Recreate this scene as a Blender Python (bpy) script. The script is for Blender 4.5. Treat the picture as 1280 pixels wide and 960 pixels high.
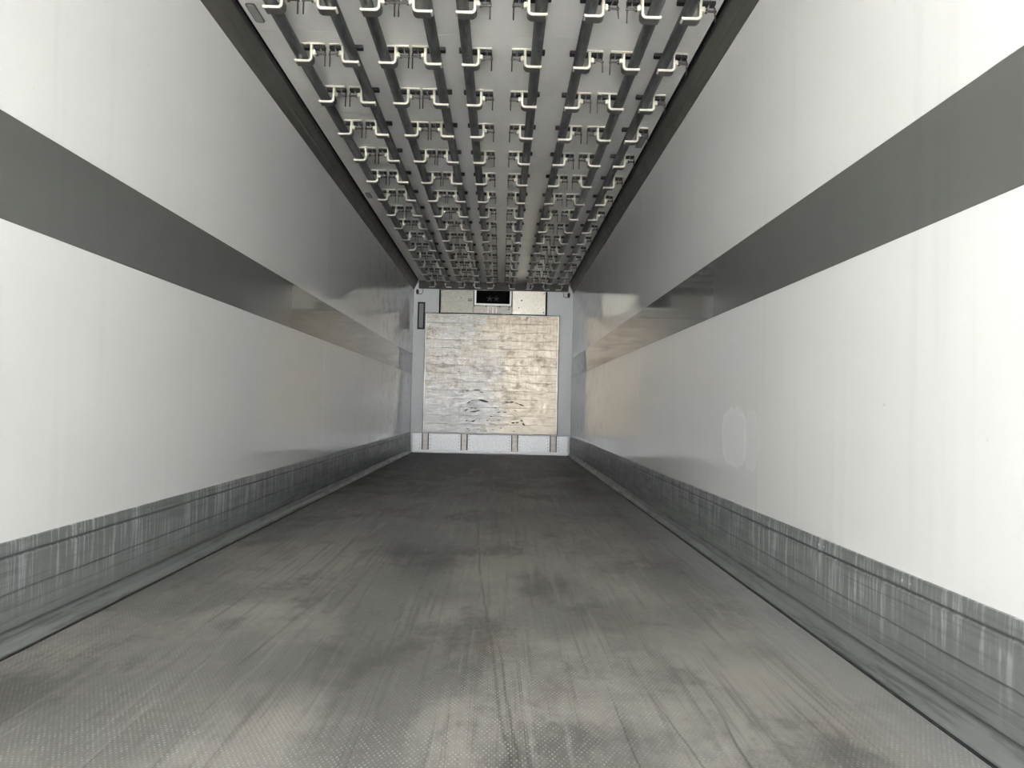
import bpy, bmesh, math, random
from mathutils import Matrix, Vector
random.seed(7)
S = bpy.context.scene
COL = S.collection
for o in list(bpy.data.objects):
    bpy.data.objects.remove(o)

# ------------------------------------------------------------------ camera
CX, CZ = 0.1552, 0.722
YAW, PITCH, ROLL, FOC = 0.0120, 0.0275, 0.0229, 1082.2
cy_, sy_, cp_, sp_ = math.cos(YAW), math.sin(YAW), math.cos(PITCH), math.sin(PITCH)
fwd = Vector((sy_*cp_, cy_*cp_, sp_))
rt = Vector((cy_, -sy_, 0))
up = rt.cross(fwd)
r2 = rt*math.cos(ROLL) + up*math.sin(ROLL)
u2 = -rt*math.sin(ROLL) + up*math.cos(ROLL)
cd = bpy.data.cameras.new('camera')
cam = bpy.data.objects.new('camera', cd)
COL.objects.link(cam)
cd.sensor_fit = 'HORIZONTAL'
cd.sensor_width = 36.0
cd.lens = FOC*36.0/1280.0
cd.clip_start = 0.05
cam.matrix_world = Matrix(((r2.x, u2.x, -fwd.x, CX), (r2.y, u2.y, -fwd.y, 0.0), (r2.z, u2.z, -fwd.z, CZ), (0, 0, 0, 1)))
S.camera = cam

# ------------------------------------------------------------------ sky (overcast, all round) and exposure
EXPOSURE = 2.22
SKY = 4.5
world = bpy.data.worlds.new('overcast_sky')
S.world = world
world.use_nodes = True
wt = world.node_tree
wt.nodes.clear()
wo = wt.nodes.new('ShaderNodeOutputWorld')
wb = wt.nodes.new('ShaderNodeBackground')
wc = wt.nodes.new('ShaderNodeTexCoord')
ws = wt.nodes.new('ShaderNodeSeparateXYZ')
wr = wt.nodes.new('ShaderNodeValToRGB')       # bright hazy sky
wr.color_ramp.elements[0].position = 0.0
wr.color_ramp.elements[0].color = (0.88, 0.90, 0.92, 1)
wr.color_ramp.elements[1].position = 1.0
wr.color_ramp.elements[1].color = (1.0, 1.0, 1.0, 1)
wt.links.new(wc.outputs['Generated'], ws.inputs[0])
wt.links.new(ws.outputs['Z'], wr.inputs[0])
wt.links.new(wr.outputs[0], wb.inputs['Color'])
wb.inputs['Strength'].default_value = SKY
wt.links.new(wb.outputs[0], wo.inputs[0])
sd = bpy.data.lights.new('sun', 'SUN')         # veiled sun from the side: lights the yard, not the load space
sun = bpy.data.objects.new('sun', sd)
COL.objects.link(sun)
sd.energy = 72.0
sd.angle = math.radians(4)
sd.color = (1.0, 0.985, 0.96)
sun.rotation_euler = Vector((-0.72, -0.25, -0.75)).to_track_quat('-Z', 'Y').to_euler()
vs = S.view_settings
S.display_settings.display_device = 'sRGB'
vs.view_transform = 'Standard'
vs.look = 'None'
vs.exposure = EXPOSURE
vs.gamma = 1.0
vs.use_curve_mapping = False
S.cycles.max_bounces = 14
S.cycles.diffuse_bounces = 12
S.cycles.glossy_bounces = 6

# ------------------------------------------------------------------ sizes of the load space (metres)
HW = 1.235            # half width
D = 13.40             # front bulkhead
Y0 = -2.80            # open rear end, set further back to soften the light's falloff
CEIL = 2.65
SCUFF = 0.311

# ------------------------------------------------------------------ helpers: meshes and objects
def link(name, me, mat=None, parent=None, loc=(0, 0, 0), smooth=False):
    o = bpy.data.objects.new(name, me)
    COL.objects.link(o)
    o.location = loc
    if mat and not me.materials:
        me.materials.append(mat)
    if parent:
        o.parent = parent
    if smooth:
        for p in me.polygons:
            p.use_smooth = True
    return o

def mesh(bm, name):
    bmesh.ops.recalc_face_normals(bm, faces=bm.faces[:])
    me = bpy.data.meshes.new(name)
    bm.to_mesh(me)
    bm.free()
    return me

def obj(name, bm, mat, parent=None, loc=(0, 0, 0), smooth=False):
    return link(name, mesh(bm, name), mat, parent, loc, smooth)

def box(bm, x0, x1, y0, y1, z0, z1, bev=0.0):
    v = [bm.verts.new((x, y, z)) for x in (x0, x1) for y in (y0, y1) for z in (z0, z1)]
    fs = []
    for q in ((0, 1, 3, 2), (4, 6, 7, 5), (0, 4, 5, 1), (2, 3, 7, 6), (0, 2, 6, 4), (1, 5, 7, 3)):
        fs.append(bm.faces.new([v[i] for i in q]))
    if bev > 0:
        es = list({e for f in fs for e in f.edges})
        bmesh.ops.bevel(bm, geom=es, offset=bev, segments=1, affect='EDGES', profile=0.5)
    return bm

def B(*a, bev=0.0):
    return box(bmesh.new(), *a, bev=bev)

def prism_y(bm, pts, y0, y1):
    a = [bm.verts.new((x, y0, z)) for x, z in pts]
    b = [bm.verts.new((x, y1, z)) for x, z in pts]
    n = len(pts)
    for i in range(n):
        j = (i+1) % n
        bm.faces.new((a[i], a[j], b[j], b[i]))
    bm.faces.new(a)
    bm.faces.new(b[::-1])
    return bm

def cyl(bm, p0, p1, r, n=12, r1=None):
    p0, p1 = Vector(p0), Vector(p1)
    d = (p1-p0).normalized()
    s = d.orthogonal().normalized()
    t = d.cross(s)
    r1 = r if r1 is None else r1
    A = [bm.verts.new(p0+(s*math.cos(k*2*math.pi/n)+t*math.sin(k*2*math.pi/n))*r) for k in range(n)]
    Bv = [bm.verts.new(p1+(s*math.cos(k*2*math.pi/n)+t*math.sin(k*2*math.pi/n))*r1) for k in range(n)]
    for k in range(n):
        bm.faces.new((A[k], A[(k+1) % n], Bv[(k+1) % n], Bv[k]))
    bm.faces.new(A[::-1])
    bm.faces.new(Bv)
    return bm

def strap(bm, path, th, y0, y1):
    """a flat bar bent along path (x,z), th thick, from y0 to y1"""
    P = [Vector((x, z)) for x, z in path]
    L, Rr = [], []
    for i, p in enumerate(P):
        d0 = (p-P[i-1]).normalized() if i else (P[1]-p).normalized()
        d1 = (P[i+1]-p).normalized() if i < len(P)-1 else d0
        m = (d0+d1).normalized()
        nrm = Vector((-m.y, m.x))
        k = th/2/max(0.5, m.dot(d1))
        L.append(p+nrm*k)
        Rr.append(p-nrm*k)
    q = {}
    for s, lst in (('l', L), ('r', Rr)):
        for e, y in ((0, y0), (1, y1)):
            q[s, e] = [bm.verts.new((c.x, y, c.y)) for c in lst]
    n = len(P)
    for i in range(n-1):
        bm.faces.new((q['l', 0][i], q['l', 0][i+1], q['l', 1][i+1], q['l', 1][i]))
        bm.faces.new((q['r', 0][i], q['r', 0][i+1], q['r', 1][i+1], q['r', 1][i]))
        bm.faces.new((q['l', 0][i], q['l', 0][i+1], q['r', 0][i+1], q['r', 0][i]))
        bm.faces.new((q['l', 1][i], q['l', 1][i+1], q['r', 1][i+1], q['r', 1][i]))
    for i in (0, n-1):
        bm.faces.new((q['l', 0][i], q['l', 1][i], q['r', 1][i], q['r', 0][i]))
    return bm

def thing(name, label, cat, loc=(0, 0, 0), group=None):
    o = bpy.data.objects.new(name, None)
    COL.objects.link(o)
    o.empty_display_size = 0.05
    o.location = loc
    return tag(o, label, cat, group)

def tag(o, label, cat, group=None):
    o['label'] = label
    o['category'] = cat
    if group:
        o['group'] = group
    return o

def struct(name, bm, mat, parent=None, smooth=False):
    o = obj(name, bm, mat, parent, smooth=smooth)
    o['kind'] = 'structure'
    return o

def part(name, bm, mat, parent, smooth=False):
    """mesh given in world metres, hung under parent with the parent's location taken off"""
    o = obj(name, bm, mat, parent, smooth=smooth)
    o.location = -Vector(parent.location)
    return o

# ------------------------------------------------------------------ helpers: materials
class NT:
    def __init__(s, name, rough=0.5, metal=0.0, spec=0.5):
        s.m = bpy.data.materials.new(name)
        s.m.use_nodes = True
        s.t = s.m.node_tree
        s.b = s.t.nodes['Principled BSDF']
        s.set('Roughness', rough)
        s.set('Metallic', metal)
        s.set('Specular IOR Level', spec)
        g = s.t.nodes.new('ShaderNodeNewGeometry')
        s.P = g.outputs['Position']
        sp = s.t.nodes.new('ShaderNodeSeparateXYZ')
        s.l(s.P, sp.inputs[0])
        s.X, s.Y, s.Z = sp.outputs

    def l(s, a, b):
        s.t.links.new(a, b)

    def put(s, v, i):
        if isinstance(v, bpy.types.NodeSocket):
            s.l(v, i)
        elif isinstance(v, (tuple, list)) and len(v) == 3 and i.type == 'RGBA':
            i.default_value = (*v, 1)
        else:
            i.default_value = v

    def set(s, k, v):
        s.put(v, s.b.inputs[k])

    def f(s, op, a, b=0.0, c=0.0, clamp=False):
        n = s.t.nodes.new('ShaderNodeMath')
        n.operation = op
        n.use_clamp = clamp
        for v, i in zip((a, b, c), n.inputs):
            s.put(v, i)
        return n.outputs[0]

    def vec(s, x, y, z):
        n = s.t.nodes.new('ShaderNodeCombineXYZ')
        for v, i in zip((x, y, z), n.inputs):
            s.put(v, i)
        return n.outputs[0]

    def scaled(s, sx, sy, sz):
        n = s.t.nodes.new('ShaderNodeVectorMath')
        n.operation = 'MULTIPLY'
        s.l(s.P, n.inputs[0])
        n.inputs[1].default_value = (sx, sy, sz)
        return n.outputs[0]

    def noise(s, sc, detail=4.0, rough=0.55, off=0.0, dist=0.0):
        """sc: (sx,sy,sz) frequency per metre; result about 0..1"""
        n = s.t.nodes.new('ShaderNodeTexNoise')
        n.noise_dimensions = '4D'
        n.inputs['W'].default_value = off
        s.l(s.scaled(*sc), n.inputs['Vector'])
        n.inputs['Scale'].default_value = 1.0
        n.inputs['Detail'].default_value = detail
        n.inputs['Roughness'].default_value = rough
        n.inputs['Distortion'].default_value = dist
        return n.outputs[0]

    def step(s, v, a, b, lo=0.0, hi=1.0):
        n = s.t.nodes.new('ShaderNodeMapRange')
        n.interpolation_type = 'SMOOTHSTEP'
        s.put(v, n.inputs[0])
        for k, x in zip((1, 2, 3, 4), (a, b, lo, hi)):
            n.inputs[k].default_value = x
        return n.outputs[0]

    def mul(s, a, b):
        return s.f('MULTIPLY', a, b)

    def mix(s, fac, a, b):
        n = s.t.nodes.new('ShaderNodeMix')
        n.data_type = 'RGBA'
        s.put(fac, n.inputs[0])
        s.put(a, n.inputs[6])
        s.put(b, n.inputs[7])
        return n.outputs[2]

    def bump(s, h, strength=0.3, dist=0.005):
        n = s.t.nodes.new('ShaderNodeBump')
        n.inputs['Strength'].default_value = strength
        n.inputs['Distance'].default_value = dist
        s.l(h, n.inputs['Height'])
        s.l(n.outputs[0], s.b.inputs['Normal'])

    def gauss(s, v, c, w):
        d = s.f('DIVIDE', s.f('SUBTRACT', v, c), w)
        return s.f('POWER', 2.718, s.mul(s.mul(d, d), -1.0))

    def col(s, c):
        s.set('Base Color', c)
        return s.m

def plain(name, c, rough=0.5, metal=0.0, var=0.12, sc=20.0, spec=0.5):
    n = NT(name, rough, metal, spec)
    v = n.noise((sc, sc, sc), 5)
    d = tuple(x*(1-var) for x in c)
    e = tuple(min(1, x*(1+var)) for x in c)
    n.set('Roughness', n.step(v, 0.3, 0.7, max(0.02, rough-0.08), min(1, rough+0.08)))
    return n.col(n.mix(n.step(v, 0.3, 0.7), d, e))

def wall_mat(name, c, dirt=True):
    n = NT(name, 0.2)
    big = n.noise((0.5, 0.5, 0.6), 4)
    streak = n.noise((9, 9, 0.35), 4, off=2.0)
    scrape = n.noise((0.8, 0.8, 14), 4, off=5.0)
    spot = n.noise((16, 16, 22), 2, off=9.0)
    cc = n.mix(n.mul(n.step(big, 0.45, 0.75), 0.35), c, tuple(x*0.88 for x in c))
    cc = n.mix(n.mul(n.step(streak, 0.56, 0.72), 0.16), cc, tuple(x*0.72 for x in c))
    cc = n.mix(n.mul(n.step(spot, 0.73, 0.79), 0.35), cc, (0.30, 0.29, 0.26))
    # rubbed, scuffed zone where the loads stood against the walls near the bulkhead
    deep = n.step(n.f('ADD', n.Y, n.mul(n.noise((1.0, 1.0, 1.0), 3, off=3.0), 2.0)), 8.6, 12.0)
    rub = n.mul(n.step(n.noise((3.2, 3.2, 5.0), 7, 0.72, off=7.0), 0.5, 0.62), deep)
    cc = n.mix(n.mul(rub, 0.60), cc, tuple(a*b for a, b in zip(c, (0.50, 0.46, 0.40))))
    if dirt:
        # dried smear patches on the right hand wall
        for yy, zz, w, h, off in ((4.00, 0.612, 0.21, 0.135, 1.0), (3.72, 0.60, 0.10, 0.13, 4.0)):
            dy = n.f('DIVIDE', n.f('SUBTRACT', n.Y, yy), w)
            dz = n.f('DIVIDE', n.f('SUBTRACT', n.Z, zz), h)
            rr = n.f('ADD', n.f('POWER', n.f('ABSOLUTE', dy), 3.0), n.f('POWER', n.f('ABSOLUTE', dz), 3.0))
            rr = n.f('ADD', rr, n.mul(n.f('SUBTRACT', n.noise((14, 14, 18), 4, off=off), 0.5), 1.5))
            inside = n.mul(n.step(rr, 0.75, 1.05, 1.0, 0.0), n.step(n.X, 0.9, 1.0))
            rim = n.mul(n.gauss(rr, 0.86, 0.16), n.step(n.X, 0.9, 1.0))
            cc = n.mix(n.mul(inside, 0.45 if off < 2 else 0.2), cc, (0.92, 0.92, 0.91))
            cc = n.mix(n.mul(rim, 0.60 if off < 2 else 0.3), cc, (0.95, 0.95, 0.94))
    h = n.mul(n.noise((1.2, 1.2, 0.5), 2, off=11.0), 0.6)
    for yy in (2.79, 2.70, 2.14, 2.04, 3.62):
        h = n.f('ADD', h, n.mul(n.gauss(n.Y, yy, 0.022), n.mul(n.step(n.Z, 0.3, 1.0, 0.20, 0.05), 1.0)))
    n.bump(h, 0.30, 0.012)
    n.set('Roughness', n.f('ADD', n.mul(n.noise((3, 3, 8), 4, off=6.0), 0.08), n.f('ADD', n.mul(rub, 0.12), 0.03)))
    return n.col(cc)

def scuff_mat():
    n = NT('scuff_plate_metal', 0.38, 0.25)
    c0 = (0.205, 0.217, 0.213)
    streak = n.f('ADD', n.mul(n.noise((48, 48, 3.2), 5, 0.65), 0.75), n.mul(n.noise((17, 17, 2.0), 3, off=31.0), 0.25))
    patch = n.noise((1.1, 1.1, 0.7), 3, off=3.0)
    hz = n.noise((0.7, 0.7, 60), 4, off=8.0)
    wh = n.mul(n.step(streak, 0.465, 0.60), n.step(n.f('ADD', n.mul(patch, 0.6), n.mul(n.noise((5, 5, 5), 4, off=33.0), 0.4)), 0.41, 0.53))
    wh = n.mul(wh, n.step(n.f('ADD', n.Z, n.mul(n.noise((14, 14, 0.1), 3, off=4.0), 0.25)), 0.17, 0.38))
    cc = n.mix(n.mul(n.noise((2, 2, 3), 4, off=1.0), 0.5), c0, (0.26, 0.275, 0.27))
    cc = n.mix(n.mul(wh, 0.90), cc, (0.56, 0.585, 0.60))
    cc = n.mix(n.mul(n.step(hz, 0.60, 0.70), 0.55), cc, (0.055, 0.056, 0.052))
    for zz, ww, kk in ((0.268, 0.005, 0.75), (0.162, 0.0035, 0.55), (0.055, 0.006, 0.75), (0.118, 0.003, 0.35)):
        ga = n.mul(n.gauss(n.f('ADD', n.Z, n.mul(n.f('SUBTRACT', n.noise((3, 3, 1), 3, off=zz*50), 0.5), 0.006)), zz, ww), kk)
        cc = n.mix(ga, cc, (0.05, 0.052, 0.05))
    low = n.mul(n.step(n.noise((2.0, 2.0, 45), 6, 0.7, off=41.0), 0.48, 0.62), n.step(n.Z, 0.0, 0.16, 0.75, 0.25))
    cc = n.mix(low, cc, (0.085, 0.088, 0.086))
    n.set('Roughness', n.step(n.noise((4, 4, 20), 4, off=2.0), 0.3, 0.7, 0.30, 0.48))
    n.bump(n.noise((1, 1, 90), 3, off=8.0), 0.15, 0.002)
    return n.col(cc)

# long drag marks on the floor: x, y at the near end, x, y at the far end, half width, strength
SCRATCHES = [(0.194, 1.65, 0.082, 3.75, 0.008, 0.6), (0.082, 3.75, -0.006, 6.2, 0.009, 0.5), (0.212, 1.65, 0.155, 2.85, 0.006, 0.6), (0.676, 1.65, 0.705, 2.25, 0.006, 0.85),
             (0.456, 1.65, 0.445, 2.30, 0.005, 0.8), (0.590, 1.65, 0.545, 2.30, 0.005, 0.6), (-0.14, 2.7, -0.152, 4.2, 0.010, 0.4), (-0.55, 2.4, -0.45, 3.9, 0.009, 0.4)]

def floor_mat():
    n = NT('floor_panel_grip', 0.5)
    tan = (0.250, 0.236, 0.215)
    grey = (0.135, 0.133, 0.126)
    dark = (0.052, 0.051, 0.048)
    big = n.noise((2.0, 1.1, 1), 8, 0.7)
    cc = n.mix(n.step(big, 0.42, 0.60), grey, tan)
    rust = n.noise((2.2, 1.3, 1), 4, off=12.0)
    cc = n.mix(n.mul(n.step(rust, 0.55, 0.72), 0.4), cc, (0.19, 0.155, 0.12))
    # tyre dirt rubbed in, lengthways, darker towards the bulkhead
    dirt = n.noise((2.6, 1.3, 1), 8, 0.72, off=4.0)
    amt = n.f('ADD', dirt, n.mul(n.step(n.Y, 5.0, 12.5), 0.16))
    cc = n.mix(n.mul(n.step(amt, 0.50, 0.62), 0.66), cc, dark)
    fine = n.noise((38, 1.1, 1), 5, 0.65, off=6.0)
    cc = n.mix(n.mul(n.step(fine, 0.50, 0.66), 0.55), cc, (0.075, 0.072, 0.066))
    pale = n.noise((16, 0.7, 1), 6, 0.7, off=61.0)
    cc = n.mix(n.mul(n.step(pale, 0.53, 0.66), 0.40), cc, (0.33, 0.32, 0.30))
    # dragged pallet scratches: thin wandering lines
    skew = n.f('ADD', n.X, n.f('ADD', n.mul(n.Y, 0.018), n.mul(n.f('SINE', n.mul(n.Y, 0.8)), 0.02)))
    for k, (fr, w, g0) in enumerate(((26.0, 0.020, 0.52), (15.0, 0.012, 0.50))):
        t = n.t.nodes.new('ShaderNodeTexNoise')
        n.l(n.vec(n.mul(skew, fr), n.mul(n.Y, 0.10), 3.0+k*9), t.inputs['Vector'])
        t.inputs['Scale'].default_value = 1.0
        t.inputs['Detail'].default_value = 1.0
        ln = n.step(n.f('ABSOLUTE', n.f('SUBTRACT', t.outputs[0], 0.5)), 0.0, w, 1.0, 0.0)
        gate = n.step(n.noise((2.5, 0.6, 1), 3, off=30.0+k), g0, g0+0.14)
        cc = n.mix(n.mul(n.mul(ln, gate), 0.70), cc, (0.045, 0.042, 0.038))
    for xa, ya, xb, yb_, wd, kk in SCRATCHES:
        sl = (xb-xa)/(yb_-ya)
        wob = n.mul(n.f('SUBTRACT', n.noise((0.2, 2.5, 1), 3, off=xa*9+50), 0.5), 0.03)
        dxx = n.f('ABSOLUTE', n.f('SUBTRACT', n.f('ADD', n.X, wob), n.f('ADD', xa-sl*ya, n.mul(n.Y, sl))))
        ln = n.mul(n.step(dxx, 0.0, wd, 1.0, 0.0), n.mul(n.step(n.Y, ya-0.05, ya+0.05), n.step(n.Y, yb_-0.4, yb_+0.1, 1.0, 0.0)))
        cc = n.mix(n.mul(ln, kk), cc, (0.045, 0.042, 0.038))
    # paler swept strip along the right hand plate
    edge = n.step(n.f('ADD', n.X, n.mul(n.noise((3, 1.2, 1), 4, off=15.0), 0.25)), 1.08, 1.26)
    cc = n.mix(n.mul(edge, 0.55), cc, (0.30, 0.30, 0.295))
    # moulded grip: short dashes in offset rows
    fx, fy = 2*math.pi/0.0115, 2*math.pi/0.024
    row = n.f('FLOOR', n.f('DIVIDE', n.Y, 0.012))
    ph = n.mul(n.f('MODULO', row, 2.0), math.pi)
    g = n.mul(n.f('SINE', n.f('ADD', n.mul(n.X, fx), ph)), n.f('ABSOLUTE', n.f('SINE', n.mul(n.Y, fy))))
    knob = n.step(g, 0.25, 0.7)
    worn = n.mul(n.step(n.noise((1.6, 0.9, 1), 4, off=40.0), 0.36, 0.60), n.step(n.noise((45, 30, 1), 2, off=44.0), 0.35, 0.70))
    cc = n.mix(n.mul(n.mul(knob, worn), 0.70), cc, (0.46, 0.455, 0.44))
    n.bump(n.f('ADD', knob, n.mul(fine, 0.5)), 0.35, 0.0015)
    n.set('Roughness', n.step(big, 0.3, 0.7, 0.40, 0.60))
    return n.col(cc)

def board_mat():
    n = NT('bulkhead_metal', 0.4, 0.6)
    smear = n.noise((5.0, 1, 38), 6, 0.7)
    fall = n.noise((40, 1, 4.0), 5, 0.65, off=2.0)
    blot = n.noise((11.0, 1, 13.0), 7, 0.75, off=5.0)
    fleck = n.noise((70, 1, 55), 3, 0.6, off=17.0)
    brown = n.noise((1.6, 1, 1.8), 4, off=9.0)
    warm_reflection = n.step(n.f('ADD', n.X, n.mul(n.f('SUBTRACT', brown, 0.5), 1.6)), -0.35, 0.40)
    upper = n.step(n.f('ADD', n.Z, n.mul(n.f('SUBTRACT', brown, 0.5), 1.2)), 0.55, 1.35)
    stain = n.f('ADD', n.mul(upper, 0.75), 0.25)
    cc = n.mix(warm_reflection, (0.285, 0.285, 0.28), (0.42, 0.365, 0.29))  # grey left, warm right: outdoor reflection painted into the metal
    cc = n.mix(n.mul(n.mul(n.step(smear, 0.46, 0.58), stain), 0.55), cc, (0.20, 0.172, 0.135))
    cc = n.mix(n.mul(n.mul(n.step(fall, 0.48, 0.60), upper), 0.60), cc, (0.25, 0.205, 0.155))
    cc = n.mix(n.mul(n.mul(n.step(n.f('ADD', n.mul(blot, 0.6), n.mul(n.noise((3.5, 1, 4.0), 4, off=25.0), 0.4)), 0.50, 0.60), stain), 0.85), cc, (0.12, 0.092, 0.065))
    cc = n.mix(n.mul(n.step(fleck, 0.56, 0.68), 0.45), cc, (0.58, 0.56, 0.52))
    cc = n.mix(n.mul(n.step(n.noise((8, 1, 24), 6, 0.7, off=14.0), 0.53, 0.64), 0.50), cc, (0.50, 0.475, 0.43))
    n.set('Roughness', n.step(n.noise((14, 1, 40), 4, off=3.0), 0.3, 0.7, 0.36, 0.48))
    n.bump(n.noise((30, 1, 60), 4, off=6.0), 0.08, 0.001)
    return n.col(cc)

def ceiling_mat():
    n = NT('ceiling_gelcoat', 0.3)
    c = (0.87, 0.865, 0.84)
    cc = n.mix(n.mul(n.step(n.noise((3, 1.2, 1), 5), 0.45, 0.7), 0.35), c, (0.52, 0.51, 0.475))
    cc = n.mix(n.mul(n.step(n.noise((22, 22, 1), 2, off=3.0), 0.72, 0.80), 0.4), cc, (0.2, 0.19, 0.17))
    return n.col(cc)

def rail_mat():
    n = NT('galvanised_rail', 0.42, 0.55)
    v = n.noise((30, 5, 30), 5)
    cc = n.mix(n.step(v, 0.35, 0.65), (0.060, 0.066, 0.067), (0.135, 0.143, 0.143))
    cc = n.mix(n.mul(n.step(n.noise((60, 7, 60), 4, off=5.0), 0.62, 0.70), 0.5), cc, (0.34, 0.34, 0.33))
    return n.col(cc)

M = {
    'wall': wall_mat('wall_gelcoat', (0.795, 0.798, 0.785)),
    'band': wall_mat('wall_band_grey', (0.135, 0.138, 0.130), dirt=False),
    'scuff': scuff_mat(),
    'floor': floor_mat(),
    'board': board_mat(),
    'ceiling': ceiling_mat(),
    'rail': rail_mat(),
    'cove': plain('cove_grey', (0.084, 0.084, 0.073), 0.45, 0.1, 0.10, 6),
    'recess_shade': plain('recess_shade_black', (0.004, 0.004, 0.004), 0.9, spec=0.1),
    'black': plain('black_rubber', (0.012, 0.012, 0.012), 0.6),
    'shell': plain('outer_shell', (0.70, 0.70, 0.70), 0.5),
    'hook': plain('cream_paint', (0.63, 0.61, 0.525), 0.35, 0.0, 0.06, 40),
    'iron': plain('blackened_steel', (0.045, 0.040, 0.036), 0.5, 0.4, 0.3, 60),
    'grey_paint': plain('bulkhead_paint', (0.70, 0.715, 0.715), 0.45, 0.15, 0.04, 60),
    'kick': plain('bulkhead_kick_plate', (0.80, 0.80, 0.80), 0.46, 0.45, 0.10, 40),
    'channel': plain('channel_metal', (0.50, 0.47, 0.44), 0.45, 0.5, 0.2, 16),
    'steel': plain('evaporator_steel', (0.27, 0.26, 0.225), 0.40, 0.5, 0.15, 30),
    'steel_pale': plain('evaporator_steel_pale', (0.78, 0.74, 0.64), 0.42, 0.4, 0.08, 30),
    'alu': plain('bare_aluminium', (0.55, 0.55, 0.53), 0.42, 0.6, 0.06, 10),
    'fan': plain('fan_grey', (0.018, 0.018, 0.02), 0.6),
    'lens': plain('lamp_lens_grey', (0.30, 0.30, 0.29), 0.35, 0.0, 0.03, 20),
    'lens_rim': plain('lamp_rim_grey', (0.11, 0.11, 0.10), 0.4),
    'pale_paint': plain('pale_lip', (0.55, 0.55, 0.53), 0.4),
    'saddle': plain('saddle_steel', (0.115, 0.112, 0.105), 0.45, 0.3, 0.2, 40),
    'ground': plain('yard_concrete', (0.45, 0.45, 0.445), 0.85, 0.0, 0.12, 1.5),
    'mark': plain('black_scuff', (0.035, 0.028, 0.024), 0.6),
}

# ------------------------------------------------------------------ the setting
struct('ground', B(-30, 30, -45, 20, -1.40, -1.25), M['ground'])
struct('floor', B(-HW-0.05, HW+0.05, Y0, D, -0.12, 0.0), M['floor'])

JOINT = 6.79
Z0, Z1 = 1.2122, 1.5067
for side, name in ((-1, 'left'), (1, 'right')):
    w = struct('wall_'+name, B(*sorted((side*(HW+0.006), side*(HW+0.07))), Y0, D+0.06, -0.12, CEIL+0.06), M['shell'])
    for a, b in ((Y0, JOINT-0.0015), (JOINT+0.0015, D)):
        xs = sorted((side*HW, side*(HW+0.006)))
        part('wall_panel', B(*xs, a, b, -0.02, Z0-0.001), M['wall'], w)
        part('wall_panel', B(*xs, a, b, Z1+0.001, CEIL), M['wall'], w)
        part('wall_band', B(*xs, a, b, Z0, Z1), M['band'], w)
    # scuff plate: pressed profile with a groove under the top lip and a cove at the floor
    s = side
    prof = [(s*HW, SCUFF), (s*(HW-0.005), SCUFF-0.002), (s*(HW-0.007), 0.272), (s*(HW-0.003), 0.268), (s*(HW-0.003), 0.263),
            (s*(HW-0.007), 0.259), (s*(HW-0.007), 0.165), (s*(HW-0.0045), 0.162), (s*(HW-0.007), 0.159), (s*(HW-0.007), 0.060),
            (s*(HW-0.004), 0.056), (s*(HW-0.008), 0.050), (s*(HW-0.014), 0.026), (s*(HW-0.026), 0.010), (s*(HW-0.034), 0.007), (s*(HW-0.036), 0.0), (s*HW, 0.0)]
    bb = struct('baseboard_'+name, prism_y(bmesh.new(), prof, Y0, D-0.01), M['scuff'])
    part('floor_seal', B(*sorted((s*(HW-0.036), s*(HW-0.046))), Y0, D-0.02, 0.0, 0.003), M['black'], bb)
    bm = bmesh.new()
    yy = 0.45
    while yy < D-0.2:
        for dd in (0, 0.045):
            cyl(bm, (s*(HW-0.006), yy+dd, 0.288), (s*(HW-0.0082), yy+dd, 0.288), 0.0042, 6)
        yy += 0.60
    rv = part('rivets', bm, M['alu'], bb)
    rv['kind'] = 'stuff'
    # cove between wall and ceiling, with a crease, then the open joint
    xi = 1.160
    cv = [(s*HW, 2.5155), (s*(HW-0.004), 2.5155), (s*(HW-0.022), 2.560), (s*(HW-0.030), 2.572), (s*(HW-0.033), 2.585),
          (s*(xi+0.021), 2.630), (s*(xi+0.019), 2.638), (s*(xi+0.021), CEIL+0.02), (s*HW, CEIL+0.02)]
    struct('trim_%d' % (1 if s < 0 else 2), prism_y(bmesh.new(), cv, Y0, D-0.03), M['cove'])

ceil = struct('ceiling', B(-HW-0.07, HW+0.07, Y0, D+0.06, CEIL+0.03, CEIL+0.09), M['shell'])
part('joint_shadow_strip', B(-1.19, 1.19, Y0, D, CEIL+0.022, CEIL+0.030), M['recess_shade'], ceil)
PITCH_ROW = 0.6205
ROW0 = 3.995
yj = ROW0 + PITCH_ROW - 0.165
edges = [yj + 1.241*k for k in range(-4, 9)]
edges = [Y0] + [e for e in edges if Y0+0.1 < e < D-0.3] + [D-0.01]
for a, b in zip(edges[:-1], edges[1:]):
    part('ceiling_panel', B(-1.154, 1.154, a+0.0012, b-0.0012, CEIL, CEIL+0.022), M['ceiling'], ceil)

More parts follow.
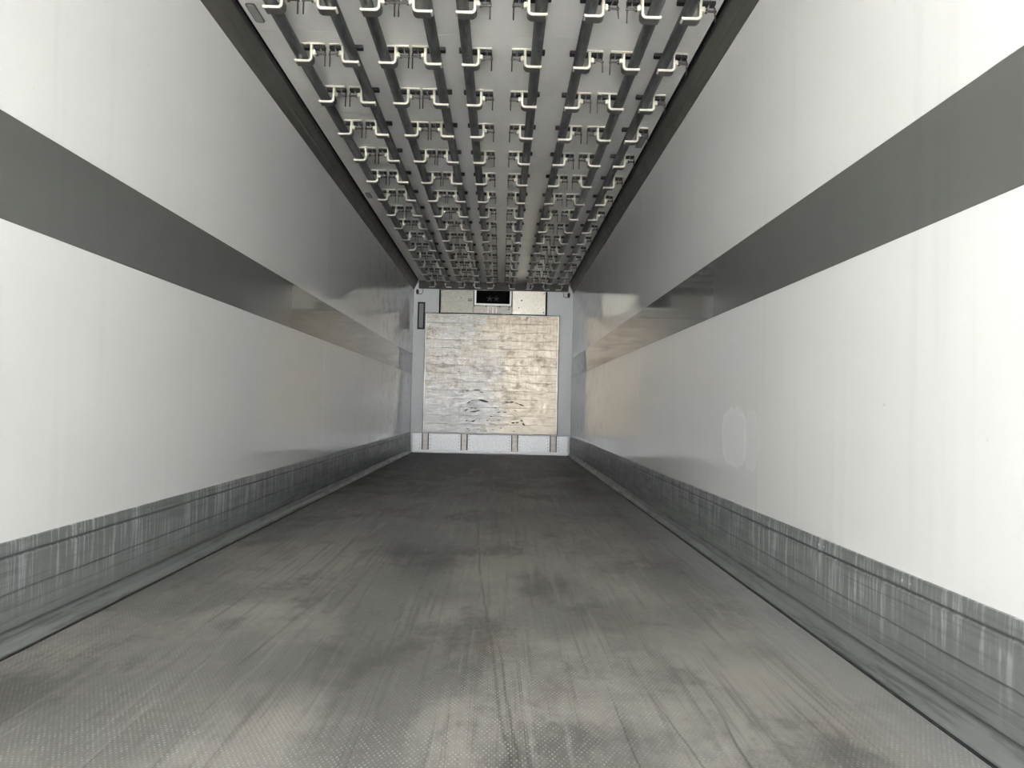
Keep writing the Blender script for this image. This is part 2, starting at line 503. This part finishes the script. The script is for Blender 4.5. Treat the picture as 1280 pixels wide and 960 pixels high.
# front bulkhead
wf = struct('wall_front', B(-HW-0.07, HW+0.07, D, D+0.07, -0.12, CEIL+0.09), M['grey_paint'])
part('corner_post', B(-HW, -0.872, D-0.012, D, SCUFF, CEIL-0.05, bev=0.003), M['grey_paint'], wf)
part('corner_post', B(0.845, HW, D-0.012, D, SCUFF, CEIL-0.05, bev=0.003), M['grey_paint'], wf)
struct('trim_3', prism_y(bmesh.new(), [(-1.155, 2.535), (1.155, 2.535), (1.155, CEIL), (-1.155, CEIL)], D-0.09, D-0.012), M['iron'])
kb = struct('baseboard_front', B(-HW+0.037, HW-0.037, D-0.022, D, 0.018, 0.300, bev=0.004), M['kick'])
part('bottom_lip', B(-HW+0.037, HW-0.037, D-0.030, D-0.022, 0.012, 0.045, bev=0.003), M['kick'], kb)
for xc in (-1.000, -0.402, 0.378, 0.972):
    bm = bmesh.new()
    box(bm, xc-0.040, xc+0.040, D-0.032, D-0.022, 0.050, 0.302, bev=0.003)
    ch = part('channel', bm, M['channel'], kb)
    for sx in (-1, 1):
        bm = B(*sorted((xc+sx*0.040, xc+sx*0.053)), D-0.040, D-0.022, 0.050, 0.302)
        part('channel_edge', bm, M['black'], kb)
    bm = bmesh.new()
    for sx in (-1, 1):
        for k in range(5):
            zz = 0.075+k*0.048
            cyl(bm, (xc+sx*0.082, D-0.022, zz), (xc+sx*0.082, D-0.026, zz), 0.006, 6)
    rv = part('rivets', bm, M['mark'], kb)
    rv['kind'] = 'stuff'

# ------------------------------------------------------------------ metal load board on the bulkhead
BX0, BX1, BZ0, BZ1 = -1.040, 1.020, 0.318, 2.150
yb = D-0.075
board = thing('bulkhead_board', 'large stained bare metal load board on the front bulkhead, above the kick plate', 'board', (0, D-0.012, BZ0))
part('shadow_backing', B(BX0-0.010, BX1+0.012, yb+0.022, D-0.012, BZ0-0.004, BZ1+0.012), M['black'], board)  # black backing, its rim painted in as the shadow line round the board
npl = 14
ph = (BZ1-BZ0-0.02)/npl
for k in range(npl):
    j = random.uniform(-0.0006, 0.0006)
    part('plank', B(BX0+0.014, BX1-0.014, yb+j, yb+0.022, BZ0+0.010+k*ph+0.0011, BZ0+0.010+(k+1)*ph-0.0011, bev=0.0008), M['board'], board)
for x0, x1, z0, z1 in ((BX0, BX0+0.014, BZ0, BZ1), (BX1-0.014, BX1, BZ0, BZ1), (BX0+0.014, BX1-0.014, BZ1-0.010, BZ1), (BX0+0.014, BX1-0.014, BZ0, BZ0+0.010)):
    part('edge_strip', B(x0, x1, yb-0.005, yb+0.022, z0, z1, bev=0.002), M['alu'], board)
# black gouges left by pallets
def bx(px):      # columns and rows of the gouges read off the board
    return BX0 + (px-531.0)/(697.5-531.0)*(BX1-BX0)
def bz(px):
    return BZ1 - (px-394.0)/(542.5-394.0)*(BZ1-BZ0)
gouges = [(585.5, 489.5, 3, .8, .2), (597, 488.6, 7, 1.1, 0), (603, 491, 4, .9, -.1), (587.5, 504, 4, .9, .5), (592, 501.5, 4, .7, .2), (604, 501.5, 6, 1.6, -.15),
          (609, 502.7, 4, 1.5, -.1), (635, 502.8, 5, 1.1, -.1), (641, 502.5, 4, 1.3, 0), (647, 504.2, 5, .9, -.2), (653, 506, 5, 1.1, -.35),
          (584.5, 513.5, 3, 1.2, .5), (591, 511, 3, .9, .1), (594, 515.5, 6, 1.5, .1), (599, 514.3, 4, 1.1, .2), (596, 512, 2.5, .7, -.2), (620, 510, 2.5, .6, 0),
          (625, 515.5, 3, .7, .2), (632, 515.6, 4, .7, 0), (645, 513, 3, .7, -.3), (585, 527, 2.2, .9, .2), (593.5, 527.3, 3, 1.1, .3), (615.5, 521, 2.5, .7, 0),
          (610.5, 526.5, 2, .8, .3), (643, 528.5, 3, 1.3, .2), (648, 527.8, 3, 1.1, .1), (653.5, 525.5, 3, 1.1, -.5), (656, 530, 3, 1.3, -.8), (625, 525.5, 2.6, .6, 0),
          (586.5, 537, 2.5, .6, -.3), (589, 539.5, 2, .6, 0), (600, 537, 2, .6, 0), (610, 538.5, 2.2, .6, .3), (618, 537, 1.8, .6, 0), (628, 535.3, 2.4, .7, .1), (644, 539, 2, .6, 0)]
bm = bmesh.new()
for gx, gz, w, h, a in gouges:
    cxg, czg, ww, hh = bx(gx), bz(gz), w*0.0092, h*0.0095
    n = 9
    ring = []
    for k in range(n):
        t = 2*math.pi*k/n
        r = random.uniform(0.7, 1.25)
        px, pz = ww*math.cos(t)*r, hh*math.sin(t)*r
        ring.append((cxg+px*math.cos(a)-pz*math.sin(a), czg+px*math.sin(a)+pz*math.cos(a)))
    fa = [bm.verts.new((x, yb-0.0022, z)) for x, z in ring]
    ba = [bm.verts.new((x, yb+0.003, z)) for x, z in ring]
    bm.faces.new(fa)
    for k in range(n):
        bm.faces.new((fa[k], ba[k], ba[(k+1) % n], fa[(k+1) % n]))
gm = part('gouge_marks', bm, M['mark'], board)
gm['kind'] = 'stuff'
gm['label'] = 'black gouge marks across the lower half'

# ------------------------------------------------------------------ cooling unit above the board
ev = thing('cooling_unit', 'metal-clad cooling unit with a dark fan opening above the load board', 'air conditioner', (0, D-0.012, 2.165))
ye = D-0.055
EX0, EX1, EZ0, EZ1 = -0.815, 0.805, 2.168, 2.530
OX0, OX1, OZ0 = -0.268, 0.252, 2.322
part('shade_plate', B(EX0-0.028, EX1+0.028, D-0.018, D-0.012, EZ0-0.005, EZ1), M['recess_shade'], ev)  # near-black plate painted as the shade inside the fan opening
c = part('casing_panel', B(EX0, OX0-0.040, ye, D-0.018, EZ0, EZ1, bev=0.003), M['steel'], ev)
c = part('casing_panel', B(OX1+0.040, EX1, ye, D-0.018, EZ0, EZ1, bev=0.003), M['steel_pale'], ev)
c['label'] = 'paler right-hand casing panel'
c = part('casing_panel', B(OX0-0.037, OX1+0.037, ye, D-0.018, EZ0, OZ0-0.032, bev=0.003), M['steel'], ev)
fr = bmesh.new()
box(fr, OX0-0.026, OX0, ye-0.014, D-0.018, OZ0-0.028, EZ1)
box(fr, OX1, OX1+0.026, ye-0.014, D-0.018, OZ0-0.028, EZ1)
box(fr, OX0, OX1, ye-0.014, D-0.018, OZ0-0.028, OZ0)
part('opening_frame', fr, M['alu'], ev)
for sx in (-1, 1):
    hub = part('fan', cyl(bmesh.new(), (sx*0.050-0.008, D-0.020, 2.405), (sx*0.050-0.008, D-0.030, 2.405), 0.018, 12), M['iron'], ev)
    for k in range(5):
        t = k*2*math.pi/5+0.3
        bm = bmesh.new()
        c0 = Vector((sx*0.050-0.008, D-0.025, 2.405))
        d = Vector((math.cos(t), 0, math.sin(t)))
        e = Vector((-math.sin(t), 0, math.cos(t)))
        pts = [c0+d*0.016-e*0.005, c0+d*0.046-e*0.012, c0+d*0.046+e*0.008, c0+d*0.016+e*0.005]
        a4 = [bm.verts.new(p+Vector((0, -0.003+0.002*i, 0))) for i, p in enumerate(pts)]
        b4 = [bm.verts.new(v.co+Vector((0, 0.002, 0))) for v in a4]
        bm.faces.new(a4)
        bm.faces.new(b4[::-1])
        for i in range(4):
            bm.faces.new((a4[i], a4[(i+1) % 4], b4[(i+1) % 4], b4[i]))
        bo = obj('fan_blade', bm, M['fan'], hub)
# latch bracket under the opening
bm = bmesh.new()
for x0, x1 in ((-0.088, -0.072), (-0.016, 0.004), (0.040, 0.056)):
    box(bm, x0, x1, ye-0.012, ye, EZ0+0.008, OZ0-0.040)
box(bm, -0.088, 0.056, ye-0.010, ye, OZ0-0.052, OZ0-0.038)
br = part('latch_bracket', bm, M['channel'], ev)
for x, z in ((-0.05, 2.292), (-0.02, 2.292)):
    part('bolt', cyl(bmesh.new(), (x, ye-0.016, z), (x, ye, z), 0.008, 8), M['alu'], ev)
for x, z, r in ((-0.29, 2.280, .011), (-0.115, 2.282, .012), (0.098, 2.279, .012), (0.248, 2.272, .013), (0.240, 2.240, .014), (0.435, 2.382, .012), (0.395, 2.270, .010),
                (-0.795, 2.505, .007), (-0.795, 2.200, .007), (0.780, 2.205, .010), (0.780, 2.500, .008), (-0.50, 2.400, .008), (-0.57, 2.41, .006), (-0.32, 2.500, .006)):
    part('screw', cyl(bmesh.new(), (x, ye-0.006, z), (x, ye, z), r, 7), M['iron'], ev)
bm = bmesh.new()
for k in range(3):
    box(bm, -0.392+k*0.022, -0.376+k*0.022, ye-0.002, ye, 2.352, 2.374)
box(bm, -0.395, -0.325, ye-0.002, ye, 2.382, 2.392)
vt = part('sticker_print', bm, M['iron'], ev)  # dark print of a small grid sticker on the casing

# ------------------------------------------------------------------ small fittings on the bulkhead and the ceiling
st = thing('framed_panel', 'narrow upright grey panel in a black frame, left of the load board', 'panel', (-1.113, D-0.012, 1.905))
bm = bmesh.new()
box(bm, -1.168, -1.146, D-0.040, D-0.012, 1.905, 2.325)
box(bm, -1.078, -1.056, D-0.040, D-0.012, 1.905, 2.325)
box(bm, -1.146, -1.078, D-0.040, D-0.012, 1.905, 1.927)
box(bm, -1.146, -1.078, D-0.040, D-0.012, 2.303, 2.325)
part('frame', bm, M['black'], st)
part('panel_face', B(-1.146, -1.078, D-0.030, D-0.012, 1.927, 2.303, bev=0.004), M['lens'], st)

def grommet(x, label, sgn):
    g = thing('cable_grommet', label, 'grommet', (x, D-0.012, 2.455), 'cable grommets in the top corners')
    bm = bmesh.new()
    cyl(bm, (x, D-0.012, 2.485), (x, D-0.034, 2.485), 0.022, 14)
    for v in bm.verts:
        v.co.z = 2.485+(v.co.z-2.485)*1.9
    part('grommet_body', bm, M['black'], g)
    bm = bmesh.new()
    pts = [(x-sgn*0.018, D-0.026, 2.449), (x-sgn*0.06, D-0.03, 2.450), (x-sgn*0.082, D-0.03, 2.475), (x-sgn*0.088, D-0.03, 2.53)]
    for a, b in zip(pts[:-1], pts[1:]):
        cyl(bm, a, b, 0.0045, 6)
    part('cable', bm, M['iron'], g)
grommet(-1.180, 'black oval cable grommet in the top left corner of the bulkhead', -1)
grommet(1.165, 'black oval cable grommet in the top right corner of the bulkhead', 1)

def ceiling_lamp(x, y, label, ln=0.21, w=0.048):
    g = thing('ceiling_lamp', label, 'lamp', (x, y, CEIL), 'flush lamps along the ceiling edges')
    def pill(bm, hw, hl, z0, z1):
        pts = []
        rr = hw*0.75
        for cxp, cyp, t0 in ((hw-rr, hl-rr, 0), (-hw+rr, hl-rr, 90), (-hw+rr, -hl+rr, 180), (hw-rr, -hl+rr, 270)):
            for k in range(5):
                t = math.radians(t0+k*22.5)
                pts.append((cxp+rr*math.cos(t), cyp+rr*math.sin(t)))
        a = [bm.verts.new((p[0], p[1], z0)) for p in pts]
        b = [bm.verts.new((p[0], p[1], z1)) for p in pts]
        bm.faces.new(a)
        bm.faces.new(b[::-1])
        for i in range(len(pts)):
            j = (i+1) % len(pts)
            bm.faces.new((a[i], a[j], b[j], b[i]))
        return bm
    obj('lamp_rim', pill(bmesh.new(), w/2, ln/2, -0.004, 0.0), M['lens_rim'], g)
    obj('lamp_cover', pill(bmesh.new(), w/2-0.006, ln/2-0.010, -0.007, -0.003), M['lens'], g)
ceiling_lamp(-1.108, 4.255, 'oval grey flush ceiling lamp by the left cove, nearest the open end')
ceiling_lamp(-1.108, 7.945, 'small grey flush ceiling lamp by the left cove, halfway to the bulkhead', 0.20, 0.046)
ceiling_lamp(1.115, 6.165, 'grey flush ceiling lamp by the right cove, beside the last meat rail', 0.24, 0.046)

# ------------------------------------------------------------------ meat rails and their hooks
ORD = ['first', 'second', 'third', 'fourth', 'fifth', 'sixth', 'seventh', 'eighth', 'ninth', 'tenth', 'eleventh', 'twelfth', 'thirteenth', 'fourteenth', 'fifteenth', 'sixteenth']
K = 0.979
def sc(x):
    return CX+(x-CX)*K
# web position of each hook row and which side its shelf points to (-1 left, +1 right)
WEB = [(-0.928, -1), (-0.757, 1), (-0.468, -1), (-0.304, 1), (-0.013, -1), (0.243, 1), (0.597, -1), (0.785, 1), (1.062, -1)]
RR = 0.029
SHELF = -0.090           # top face of the shelf below the ceiling
for i, (wx, s) in enumerate(WEB):
    xr = sc(wx)+s*0.058
    side = ' beside the left cove' if i == 0 else (' beside the right cove' if i == 8 else '')
    t = thing('meat_rail', 'grey galvanised meat rail, %s from the left wall%s' % (ORD[i], side), 'rail', (xr, Y0+0.3, CEIL+SHELF), 'meat rails along the ceiling')
    tb = obj('rail_tube', cyl(bmesh.new(), (0, 0, RR), (0, D-0.10-Y0-0.3, RR), RR, 16), M['rail'], t, smooth=False)
    ec = obj('end_cap', cyl(bmesh.new(), (0, D-0.100-Y0-0.3, RR), (0, D-0.094-Y0-0.3, RR), RR, 14), M['hook'], t)

def hook_meshes(s):
    """s=-1: shelf points left.  origin on the ceiling above the web, y forward"""
    o = -s                    # outer side, away from the shelf
    d = {}
    d['mounting_plate'] = mesh(B(*sorted((s*0.052, o*0.072)), -0.026, 0.030, -0.008, 0.0, bev=0.0015), 'mounting_plate')
    path = [(0.0, -0.006), (0.0, -0.070)]
    for k in range(1, 6):
        t = math.pi/2*k/5
        path.append((s*(0.018-0.018*math.cos(t)), -0.078-0.018*math.sin(t)))
    path += [(s*0.060, -0.096), (s*0.078, -0.096), (s*0.088, -0.0935)]
    d['hook_strap'] = mesh(strap(bmesh.new(), path, 0.011, -0.022, 0.026), 'hook_strap')
    lin = [(o*0.0072, -0.060)] + [(x+(o*0.0072 if i == 0 else 0), z) for i, (x, z) in enumerate([(0.0, -0.072)])]
    for k in range(1, 6):
        t = math.pi/2*k/5
        lin.append((s*(0.018-0.0252*math.cos(t)), -0.078-0.0252*math.sin(t)))
    lin += [(s*0.058, -0.1032), (s*0.080, -0.1032)]
    d['saddle'] = mesh(strap(bmesh.new(), lin, 0.003, -0.019, 0.040), 'saddle')
    bm = bmesh.new()
    box(bm, *sorted((o*0.0056, o*0.024)), -0.018, 0.020, -0.062, -0.036, bev=0.004)
    d['boss'] = mesh(bm, 'boss')
    bm = bmesh.new()
    cyl(bm, (o*0.022, 0, 0), (o*0.034, 0, 0), 0.011, 8)
    cyl(bm, (o*0.034, 0, 0), (o*0.074, 0, 0), 0.0052, 8)
    cyl(bm, (o*0.064, 0, 0), (o*0.077, 0, 0), 0.0075, 8)
    d['clamp_screw'] = mesh(bm, 'clamp_screw')
    bm = bmesh.new()
    cyl(bm, (o*0.0705, 0, 0.020), (o*0.0705, 0, -0.066), 0.0038, 7)
    d['lever'] = mesh(bm, 'lever')
    d['clips'] = [mesh(B(*sorted((s*a, s*b)), -0.016, 0.024, z0, z1, bev=0.002), 'clip') for a, b, z0, z1 in
                  ((0.0075, 0.044, -0.026, -0.008), (-0.012, -0.040, -0.026, -0.008), (-0.048, -0.072, -0.026, -0.008), (0.058, 0.106, -0.020, 0.0))]
    bm = bmesh.new()
    box(bm, *sorted((o*0.0415, o*0.0465)), -0.018, -0.008, -0.040, -0.008)
    d['stud'] = mesh(bm, 'stud')
    mats = {'mounting_plate': 'hook', 'hook_strap': 'hook', 'boss': 'hook', 'clamp_screw': 'iron', 'saddle': 'saddle', 'lever': 'iron', 'stud': 'iron'}
    for k, v in d.items():
        for me in (v if isinstance(v, list) else [v]):
            me.materials.append(M[mats.get(k, 'black')])
    return d
HM = {-1: hook_meshes(-1), 1: hook_meshes(1)}

def new(name, me, parent, loc=(0, 0, 0)):
    o = bpy.data.objects.new(name, me)
    COL.objects.link(o)
    o.parent = parent
    o.location = loc
    return o

for row in range(-1, 16):
    y = ROW0+PITCH_ROW*row
    for i, (wx, s) in enumerate(WEB):
        hm = HM[s]
        where = 'row just outside the open end' if row < 0 else ('%s row back' % ORD[row])
        if row < 0:
            lab = 'cream hook strap carrying the %s rail from the left wall, above the photo top' % ORD[i]
        elif row == 15:
            lab = 'cream hook strap carrying the %s rail from the left wall, last row by bulkhead' % ORD[i]
        else:
            lab = 'cream hook strap carrying the %s rail from the left wall, %s row down the photo' % (ORD[i], ORD[row])
        t = thing('rail_hook', lab, 'hook', (sc(wx), y, CEIL), 'rail hooks under the ceiling')
        new('mounting_plate', hm['mounting_plate'], t)
        st_ = new('hook_strap', hm['hook_strap'], t)
        new('boss', hm['boss'], st_)
        new('saddle', hm['saddle'], st_)
        for c in hm['clips']:
            new('clip', c, t)
        new('stud', hm['stud'], t)
        scw = new('clamp_screw', hm['clamp_screw'], t, (0, 0.0, -0.052))
        lv = new('lever', hm['lever'], scw)
        a = random.choice([0, 0, 0, 0, random.uniform(-0.5, 0.5), random.uniform(-0.3, 0.3)])
        lv.rotation_euler = (a, 0, 0)
